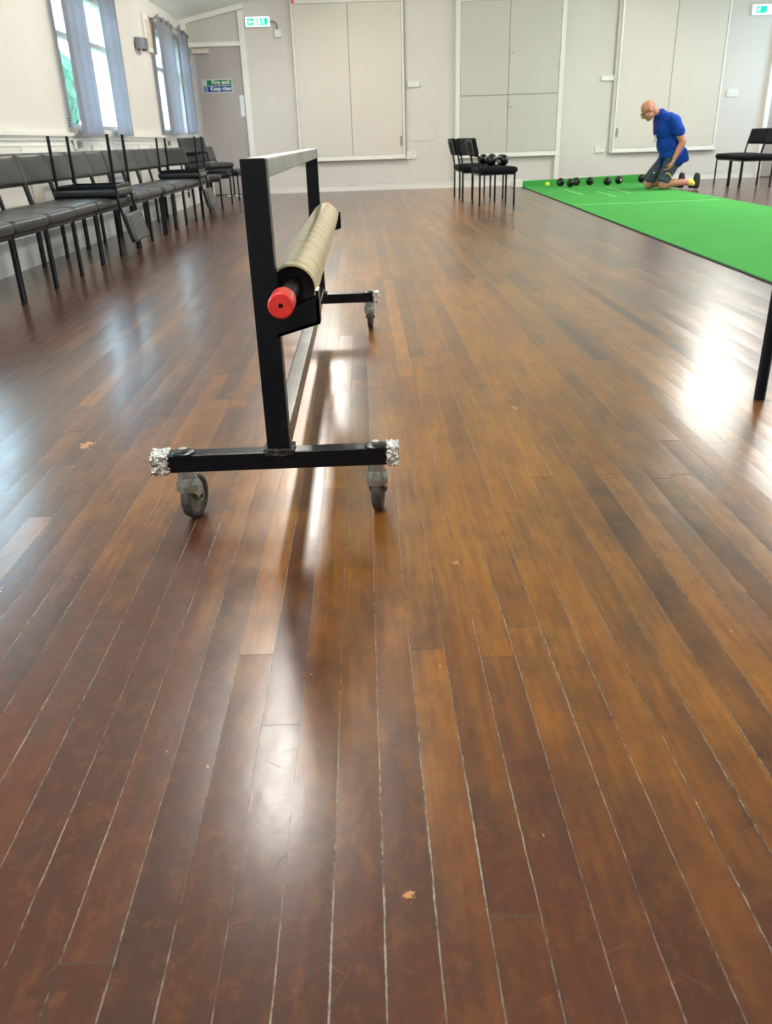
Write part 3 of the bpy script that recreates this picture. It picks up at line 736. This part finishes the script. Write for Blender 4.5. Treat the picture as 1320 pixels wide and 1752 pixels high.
chair(ch_v, -1.98, 13.05, -8, 'lone black chair nearest the grey corner door', GR)
# chairs in the middle of the hall
GC = 'black chairs in the middle of the hall'
chair(ch_f, 1.60, 10.42, 3, 'nearest black chair of the mid-hall trio, side on with bowls behind its back', GC)
chair(ch_f, 1.575, 11.10, -22, 'middle black chair of the mid-hall trio, its pad catching grey light', GC)
chair(ch_f, 1.52, 11.78, 2, 'farthest black chair of the mid-hall trio, beside the white cupboard post', GC)
for x, y, l in ((1.56, 10.42, 'black bowl on the nearest mid-hall chair, behind its backrest'), (1.70, 10.36, 'black bowl at the front of the nearest mid-hall chair'),
                (1.70, 10.52, 'black bowl on the nearest mid-hall chair, touching the front one'), (1.56, 11.08, 'black bowl on the middle mid-hall chair'), (1.68, 11.15, 'black bowl at the front of the middle mid-hall chair')):
    bowl(x, y, .43, (.4, .3, random.uniform(0, 6)), l, 'black bowls on the mid-hall chairs')
GRR = 'black chairs at the right edge'
chair(ch_f, 5.42, 12.0, 176, 'nearer black chair of the pair at the right edge, facing the mat', GRR)
chair(ch_f, 5.50, 12.62, 184, 'farther black chair of the pair at the right edge, facing the mat', GRR)

# table whose leg stands at the right edge
t = thing('table', 'table with a black tubular leg standing at the right edge of the floor', 'table', (1.187, 2.329, 0))
link('tabletop', bevbox(-.04, .72, -1.25, .04, .70, .728, .004), 'table', t)
for dx, dy in ((0, 0), (.66, 0), (0, -1.2), (.66, -1.2)):
    bm = bm_new(); tube(bm, (dx, dy, 0), (dx, dy, .70), .0165, n=20); link('leg', bm, 'black', t, smooth=True, angle=.7)

# ------------------------------------------------------------------ roller trolley
t = thing('roller_trolley', 'black steel frame trolley on four casters carrying the mat roller', 'trolley', (-.197, 2.575, 0))
T = Vector((-.197, 2.575, 0))
YN, YFAR = 1.62 - T.y, 3.53 - T.y
for yy in (YN, YFAR):
    link('upright_post', bevbox(-.024, .024, yy - .02, yy + .02, .155, .727, .0035, 3), 'black', t)
    # base bar
    b_ = link('base_bar', bevbox(-.243, .247, yy - .02, yy + .02, .118, .157, .0035, 3), 'black', t)
    bm = bm_new(); bmesh.ops.create_grid(bm, x_segments=1, y_segments=1, size=.001); bm.free()
    bm = bm_new(); bmesh.ops.create_cube(bm, size=1, matrix=Matrix.Translation((0, yy, .157)) @ Matrix.Diagonal((.062, .05, .014, 1))); bmesh.ops.subdivide_edges(bm, edges=bm.edges[:], cuts=8, use_grid_fill=True)
    for v in bm.verts: v.co += Vector((noise.noise(v.co * 160), noise.noise(v.co * 160 + Vector((9, 0, 0))), noise.noise(v.co * 160 + Vector((0, 9, 0))))) * .005
    link('weld_bead', bm, 'weld', b_, smooth=True)
    for s_ in (-1, 1):
        bm = bm_new(); ex = -.255 if s_ < 0 else .241
        bmesh.ops.create_cube(bm, size=1, matrix=Matrix.Translation((ex, yy, .138)) @ Matrix.Diagonal((.036 if s_ < 0 else .024, .044, .043, 1))); bmesh.ops.subdivide_edges(bm, edges=bm.edges[:], cuts=14, use_grid_fill=True)
        for v in bm.verts: v.co += Vector((noise.noise(v.co * 210), noise.noise(v.co * 210 + Vector((9, 0, 0))), noise.noise(v.co * 210 + Vector((0, 9, 0))))) * .0065
        tp = link('tape_wrap', bm, 'foil', t, smooth=True); tp['label'] = 'crumpled silver tape wrapped over the bar end'
    # cradle bracket
    s_ = 1 if yy > 0 else -1
    bm = bm_new(); ya, yb = yy - .022, yy + .022
    prism(bm, [(.018, .400), (.105, .424), (.105, .474), (.100, .474), (.018, .446)], 'y', ya, ya + .006)
    prism(bm, [(.018, .400), (.105, .424), (.105, .474), (.100, .474), (.018, .446)], 'y', yb - .006, yb)
    prism(bm, [(.018, .400), (.105, .424), (.105, .430), (.018, .406)], 'y', ya, yb)
    prism(bm, [(.099, .424), (.105, .424), (.105, .488), (.099, .488)], 'y', ya, yb + .004)
    link('cradle_bracket', bm, 'black', t)
link('top_rail', bevbox(-.0235, .0235, YN + .02, YFAR - .02, .692, .7265, .003, 2), 'silver', t)
link('lower_rail', bevbox(-.020, .022, YN + .02, YFAR - .02, .150, .188, .004, 2), 'rail2', t)

def make_caster():
    c = bpy.data.objects.new('caster', None); C.objects.link(c); c.parent = t
    bm = bm_new(); lathe(bm, [(0, .119), (.0180, .119), (.0185, .103), (.0215, .102), (.0225, .098), (.0225, .094), (.0240, .091), (.0245, .083), (.0235, .072), (.0215, .072), (.0215, .090), (0, .092)], 'z', 32)
    link('swivel_head', bm, 'zinc', c, smooth=True, angle=.7)
    bm = bm_new()
    for s_ in (-1, 1):   # fork cheeks reaching back to the axle
        prism(bm, [(-.018, .092), (.018, .094), (.030, .078), (.034, .056), (.032, .044), (.025, .038), (.016, .043), (.002, .060), (-.018, .074)], 'x', s_ * .0165 - .0012, s_ * .0165 + .0012)
    link('fork', bm, 'zinc', c)
    bm = bm_new(); R_ = .049; zc = .049; yc = .022
    prof = [(.0355, -.0095), (.042, -.0115), (.0475, -.009), (R_, -.004), (R_, .004), (.0475, .009), (.042, .0115), (.0355, .0095), (.0355, -.0095)]
    lathe(bm, prof, 'x', 48, (0, yc, zc)); wh = link('wheel', bm, 'rubber', c, smooth=True, angle=.9)
    bm = bm_new(); lathe(bm, [(0, -.012), (.009, -.012), (.010, -.005), (.034, -.003), (.0356, -.0085), (.0356, .0085), (.034, .003), (.010, .005), (.009, .012), (0, .012)], 'x', 40, (0, yc, zc)); link('hub', bm, 'hub', c, smooth=True, angle=.6)
    bm = bm_new(); tube(bm, (-.020, yc, zc), (.020, yc, zc), .005, n=8); link('axle_bolt', bm, 'bolt', c)
    bm = bm_new(); lathe(bm, [(0, .157), (.024, .157), (.0245, .159), (.022, .1605), (0, .1605)], 'z', 28); link('washer', bm, 'black', c, smooth=True, angle=.6)
    bm = bm_new(); tube(bm, (0, 0, .161), (0, 0, .168), .0095, n=6); link('bolt_head', bm, 'zinc', c)
    return c
cs = make_caster()
for i, (x, yy, rz) in enumerate(((-.213 + .008, YN, -16), (.205, YN, -7), (.212, YFAR, -3), (-.205, YFAR, 20))):
    c = cs if i == 0 else copy_tree(cs, t)
    c.location = (x, yy - .004, 0); c.rotation_euler = (0, 0, math.radians(rz))

# the mat roller resting in the cradles
r = thing('mat_roller', 'cream plastic tube roller with red end caps resting in the trolley cradle', 'roller', (-.148, 2.555, .481))
YA, YB = 1.672 - 2.555, 3.40 - 2.555; R1, R0 = .050, .0445
bm = bm_new(); n = 64
lathe(bm, [(R0, YA), (R1 - .0008, YA), (R1, YA + .001), (R1, YB - .001), (R1 - .0008, YB), (R0, YB), (R0, YA)], 'y', n)
link('tube', bm, 'roller', r, smooth=True, angle=.6)
bm = bm_new(); lathe(bm, [(0, YA + .03), (R0 + .0002, YA + .03), (R0 + .0002, YB - .03), (0, YB - .03)], 'y', 32); link('end_disc', bm, 'tubein', r)
bm = bm_new(); tube(bm, (-.004, YA - .18, .006), (0, YA + .03, .004), .0165, n=28); link('shaft', bm, 'tube', r, smooth=True, angle=.6); bm = bm_new(); tube(bm, (0, YB - .03, .016), (0, YB + .10, .022), .015, n=28); link('shaft', bm, 'tube', r, smooth=True, angle=.6)
for s_ in (-1, 1):
    bm = bm_new(); y_ = (YA - .162) if s_ < 0 else (YB + .06); q = .060 if s_ < 0 else .05
    rr = .0235 if s_ < 0 else .024
    z_ = .007 if s_ < 0 else .022; x_ = -.004 if s_ < 0 else .0
    lathe(bm, [(.0045, y_ + s_ * (q - .012)), (.0045, y_ + s_ * q), (rr - .003, y_ + s_ * q), (rr, y_ + s_ * (q - .003)), (rr, y_), (rr - .002, y_ - s_ * .002), (.015, y_)], 'y', 40, (x_, 0, z_))
    cp = link('end_cap', bm, 'red', r, smooth=True, angle=.6); cp['label'] = 'red plastic end cap'
    bm = bm_new(); tube(bm, (x_, y_ + s_ * (q - .012), z_), (x_, y_ + s_ * (q - .008), z_), .0046, n=16); link('cap_hole', bm, 'tubein', cp)

# litter near the corner door
for x, y, l in ((-2.10, 13.72, 'scrap of white paper on the floor by the corner door, left one'), (-2.00, 13.78, 'scrap of white paper on the floor by the corner door, middle one'), (-1.93, 13.62, 'scrap of white paper on the floor by the corner door, right one')):
    bm = bm_new(); bmesh.ops.create_icosphere(bm, subdivisions=3, radius=1)
    for v in bm.verts: v.co = Vector((v.co.x * .035, v.co.y * .03, v.co.z * .016)) * (1 + .5 * noise.noise(v.co * 3 + Vector((x * 9, 0, 0))))
    o = link('paper_scrap', bm, 'paper'); o.location = (x, y, .015); tag(o, l, 'litter', 'paper scraps by the corner door')

# ------------------------------------------------------------------ kneeling man
def build_man():
    P = thing('person', 'bald man in blue polo shirt and grey shorts kneeling on the green mat', 'person', (4.2, 11.92, .011))
    # local frame: faces -X, his left side is -Y; z up from the mat
    V = Vector
    bm = bm_new()
    # torso (under the shirt)
    ellip(bm, (.06, 0, .44), (.14, .165, .12)); ellip(bm, (.0, 0, .60), (.145, .165, .16), Euler((0, -.18, 0))); ellip(bm, (-.05, 0, .78), (.125, .175, .15), Euler((0, -.3, 0)))
    capsule(bm, (-.08, -.10, .88), (-.08, .10, .88), .062, .062)
    # neck and head, bowed
    capsule(bm, (-.13, 0, .91), (-.215, 0, .975), .052, .050)
    hc = V((-.31, 0, .995)); hr = Euler((0, -.62, 0))     # head tilts forward-down
    hm = Matrix.Translation(hc) @ hr.to_matrix().to_4x4()
    def H(x, y, z): return hm @ V((x, y, z))
    # head local: face looks -X, up +Z
    ellip(bm, H(.012, 0, .030), (.098, .076, .088), hr); ellip(bm, H(-.028, 0, -.030), (.066, .060, .076), hr)
    capsule(bm, H(-.055, 0, -.088), H(-.060, 0, -.092), .024, .022)           # chin
    capsule(bm, H(.015, 0, -.075), H(-.045, 0, -.088), .044, .034)            # jaw
    capsule(bm, H(-.088, 0, .008), H(-.112, 0, -.030), .010, .0155)           # nose
    ellip(bm, H(-.075, 0, .020), (.020, .048, .012), hr)                       # brow
    for s_ in (-1, 1):
        ellip(bm, H(-.064, s_ * .036, -.022), (.022, .020, .020), hr)          # cheeks
        ellip(bm, H(.012, s_ * .077, -.008), (.018, .008, .031), hr)           # ears
    capsule(bm, H(-.094, -.018, -.056), H(-.094, .018, -.056), .0085, .0085)   # lips
    # arms
    def arm(s_, sh, el, wr, hand_dir, palm_n):
        capsule(bm, sh, el, .056, .043); capsule(bm, el, el.lerp(wr, .4), .043, .041); capsule(bm, el.lerp(wr, .4), wr, .041, .027)
        d = hand_dir.normalized(); side = d.cross(palm_n).normalized()
        pc = wr + d * .055
        m3 = Matrix((d, side, palm_n.normalized())).transposed()
        ellip(bm, pc, (.056, .041, .019), m3.to_euler())
        for i, (off, ln) in enumerate(((-.030, .068), (-.010, .078), (.011, .073), (.030, .058))):
            b0 = wr + d * .085 + side * off
            b1 = b0 + (d * .9 + palm_n * .35).normalized() * ln * .5
            b2 = b1 + (d * .55 + palm_n * .85).normalized() * ln * .38
            b3 = b2 + (d * -.1 + palm_n * 1).normalized() * ln * .26
            capsule(bm, b0, b1, .0095, .0088, 10); capsule(bm, b1, b2, .0088, .0080, 10); capsule(bm, b2, b3, .0080, .0070, 10)
        t0 = wr + d * .03 + side * -.032; t1 = t0 + (d * .6 + side * -.55 + palm_n * .45).normalized() * .042; t2 = t1 + (d * .8 + palm_n * .6).normalized() * .034
        capsule(bm, t0, t1, .013, .011, 10); capsule(bm, t1, t2, .011, .009, 10)
    arm(-1, V((-.04, -.205, .865)), V((.115, -.245, .60)), V((.015, -.235, .365)), V((-.42, .10, -.90)), V((-.75, .35, .25)).normalized())
    arm(1, V((-.10, .205, .86)), V((.06, .25, .60)), V((.02, .17, .37)), V((-.35, -.15, -.88)), V((-.7, -.35, .3)).normalized())
    # legs: thigh down to the knee on the mat, shin back along it, foot up on its toes
    for s_, hx, kx, ax in ((-1, .07, -.055, .325), (1, .05, -.165, .20)):
        hip = V((hx, s_ * .095, .42)); kn = V((kx, s_ * .125, .062)); an = V((ax, s_ * .115, .088))
        capsule(bm, hip, hip.lerp(kn, .5), .092, .078); capsule(bm, hip.lerp(kn, .5), kn, .078, .060)
        mid = kn.lerp(an, .38) + V((0, 0, .012)); capsule(bm, kn, mid, .054, .055); capsule(bm, mid, an, .055, .034)
        capsule(bm, an, an + V((.05, 0, -.035)), .036, .034)
    body = link('body', bm, 'skin', P); remesh(body, .0055, 3)
    # shirt
    bm = bm_new()
    ellip(bm, (.09, 0, .445), (.185, .205, .145), Euler((0, .1, 0))); ellip(bm, (.035, 0, .59), (.185, .20, .19), Euler((0, -.15, 0))); ellip(bm, (-.035, 0, .755), (.155, .20, .19), Euler((0, -.35, 0)))
    ellip(bm, (.05, 0, .83), (.10, .17, .10), Euler((0, .5, 0)))
    capsule(bm, (-.06, -.13, .88), (-.06, .13, .88), .082, .082); capsule(bm, (-.10, 0, .90), (-.155, 0, .945), .085, .066)
    capsule(bm, (-.03, -.20, .865), (.055, -.232, .735), .076, .079); capsule(bm, (-.09, .20, .86), (-.05, .245, .72), .076, .077)
    # cut: hem
    sh = link('shirt', bm, 'blue', P); remesh(sh, .006, 5)
    # folds
    tx = bpy.data.textures.new('folds', 'CLOUDS'); tx.noise_scale = .11
    dm = sh.modifiers.new('folds', 'DISPLACE'); dm.texture = tx; dm.strength = .028; dm.mid_level = .5; dm.texture_coords = 'LOCAL'
    bm = bm_new()                                              # flared hem below the belly
    rings = []
    for k, (z, ax_, ay_, cx) in enumerate(((.46, .165, .195, .085), (.40, .178, .205, .10), (.34, .186, .212, .115), (.315, .186, .212, .12))):
        rings.append([bm.verts.new((cx + ax_ * math.cos(a) + .006 * math.sin(a * 7 + k * .3), ay_ * math.sin(a) + .005 * math.cos(a * 9), z + .35 * .18 * math.cos(a))) for a in [2 * PI * i / 48 for i in range(48)]])
    for A, B in zip(rings, rings[1:]):
        for i in range(48): j = (i + 1) % 48; bm.faces.new((A[i], B[i], B[j], A[j]))
    bmesh.ops.solidify(bm, geom=bm.faces[:], thickness=.005); bmesh.ops.recalc_face_normals(bm, faces=bm.faces)
    link('shirt_hem', bm, 'blue', P, smooth=True)
    bm = bm_new()                                              # collar
    mcol = Matrix.Translation((-.155, 0, .945)) @ Euler((0, -.75, 0)).to_matrix().to_4x4()
    rings = []
    for z, r_ in ((-.022, .072), (.0, .066), (.022, .064), (.030, .069), (.010, .078), (-.012, .086)):
        rings.append([bm.verts.new(mcol @ V((r_ * math.cos(a), r_ * .98 * math.sin(a), z))) for a in [2 * PI * i / 32 for i in range(32)]])
    for A, B in zip(rings, rings[1:]):
        for i in range(32): j = (i + 1) % 32; bm.faces.new((A[i], B[i], B[j], A[j]))
    bmesh.ops.recalc_face_normals(bm, faces=bm.faces)
    link('collar', bm, 'blue2', P, smooth=True)
    # shorts
    bm = bm_new(); ellip(bm, (.085, 0, .38), (.165, .19, .13))
    for s_, hx, kx in ((-1, .07, -.035), (1, .05, -.145)):
        capsule(bm, V((hx, s_ * .095, .38)), V((kx, s_ * .118, .155)), .112, .088); tube(bm, V((kx, s_ * .118, .165)), V((kx - .02, s_ * .122, .105)), .088, .090, 24)
    so = link('shorts', bm, 'shorts', P); remesh(so, .006, 4)
    dm = so.modifiers.new('folds', 'DISPLACE'); dm.texture = tx; dm.strength = .016; dm.mid_level = .5; dm.texture_coords = 'LOCAL'
    bm = bm_new(); pts = []                                    # yellow piping curve on the near leg
    for i in range(15):
        a = -.15 + i * .13; pts.append((-.055 + .115 * (i / 14), -.118 - .094 * math.cos((i - 5) * .12), .215 - .10 * (i / 14) ** 2.2))
    path_tube(bm, pts, .006, 8); link('piping', bm, 'yel', so, smooth=True)
    bm = bm_new(); ellip(bm, (-.135, .045, .215), (.016, .022, .016)); link('logo_patch', bm, 'signw', so, smooth=True)
    # socks and shoes
    for s_, ax in ((-1, .325), (1, .20)):
        an = V((ax, s_ * .115, .088))
        bm = bm_new(); tube(bm, an + V((-.035, 0, .002)), an + V((.035, 0, -.012)), .043, .045, 24); capsule(bm, an + V((.02, 0, -.01)), an + V((.04, 0, -.02)), .042, .042)
        sk = link('sock', bm, 'yel', P); remesh(sk, .005, 2)
        bm = bm_new()
        heel = an + V((.085, 0, .085)); ball = an + V((.065, 0, -.045))
        capsule(bm, heel, an + V((.085, 0, .01)), .034, .045); capsule(bm, an + V((.085, 0, .01)), ball + V((.02, 0, 0)), .045, .044); capsule(bm, ball + V((0, 0, .01)), ball + V((-.055, 0, -.010)), .038, .027)
        ellip(bm, an + V((.112, 0, .01)), (.022, .047, .10)); ellip(bm, an + V((.075, 0, -.055)), (.055, .046, .030))
        sm = link('shoe', bm, 'shoe', P); remesh(sm, .005, 2)
    # watch
    wr = V((.015, -.235, .365)); el = V((.115, -.245, .60)); d = (el - wr).normalized()
    bm = bm_new(); tube(bm, wr + d * .004, wr + d * .026, .033, .034, 28); wt = link('watch', bm, 'shoe', P, smooth=True, angle=.7)
    bm = bm_new(); tube(bm, wr + d * .015 + V((-.012, -.029, -.004)), wr + d * .015 + V((-.015, -.040, -.004)), .016, n=20); link('watch_face', bm, 'emblem', wt)
    # glasses
    bm = bm_new()
    for s_ in (-1, 1):
        c_ = [H(-.102, s_ * .033 + .025 * math.cos(a), .0 + .019 * math.sin(a)) for a in [2 * PI * i / 20 for i in range(21)]]
        for a, b in zip(c_, c_[1:]): tube(bm, a, b, .0024, n=6)
        tube(bm, H(-.100, s_ * .058, .004), H(-.02, s_ * .080, .006), .0024, n=6); tube(bm, H(-.02, s_ * .080, .006), H(.015, s_ * .081, -.004), .0024, n=6)
    tube(bm, H(-.104, -.008, .003), H(-.104, .008, .003), .0022, n=6)
    gl = link('glasses', bm, 'shoe', P)
    # short grey fringe of hair above the ears
    bm = bm_new()
    # lanyard and badge
    bm = bm_new(); 
    for s_ in (-1, 1): path_tube(bm, [(-.195, s_ * .05, .925), (-.200, s_ * .040, .86), (-.198, s_ * .02, .78), (-.198, -.03 + s_ * .01, .70)], .003, 8)
    ly = link('lanyard', bm, 'dred', P, smooth=True)
    link('badge', bevbox(-.205, -.20, -.09, -.03, .60, .69, .001), 'emblem', ly)
    return P
man = build_man()
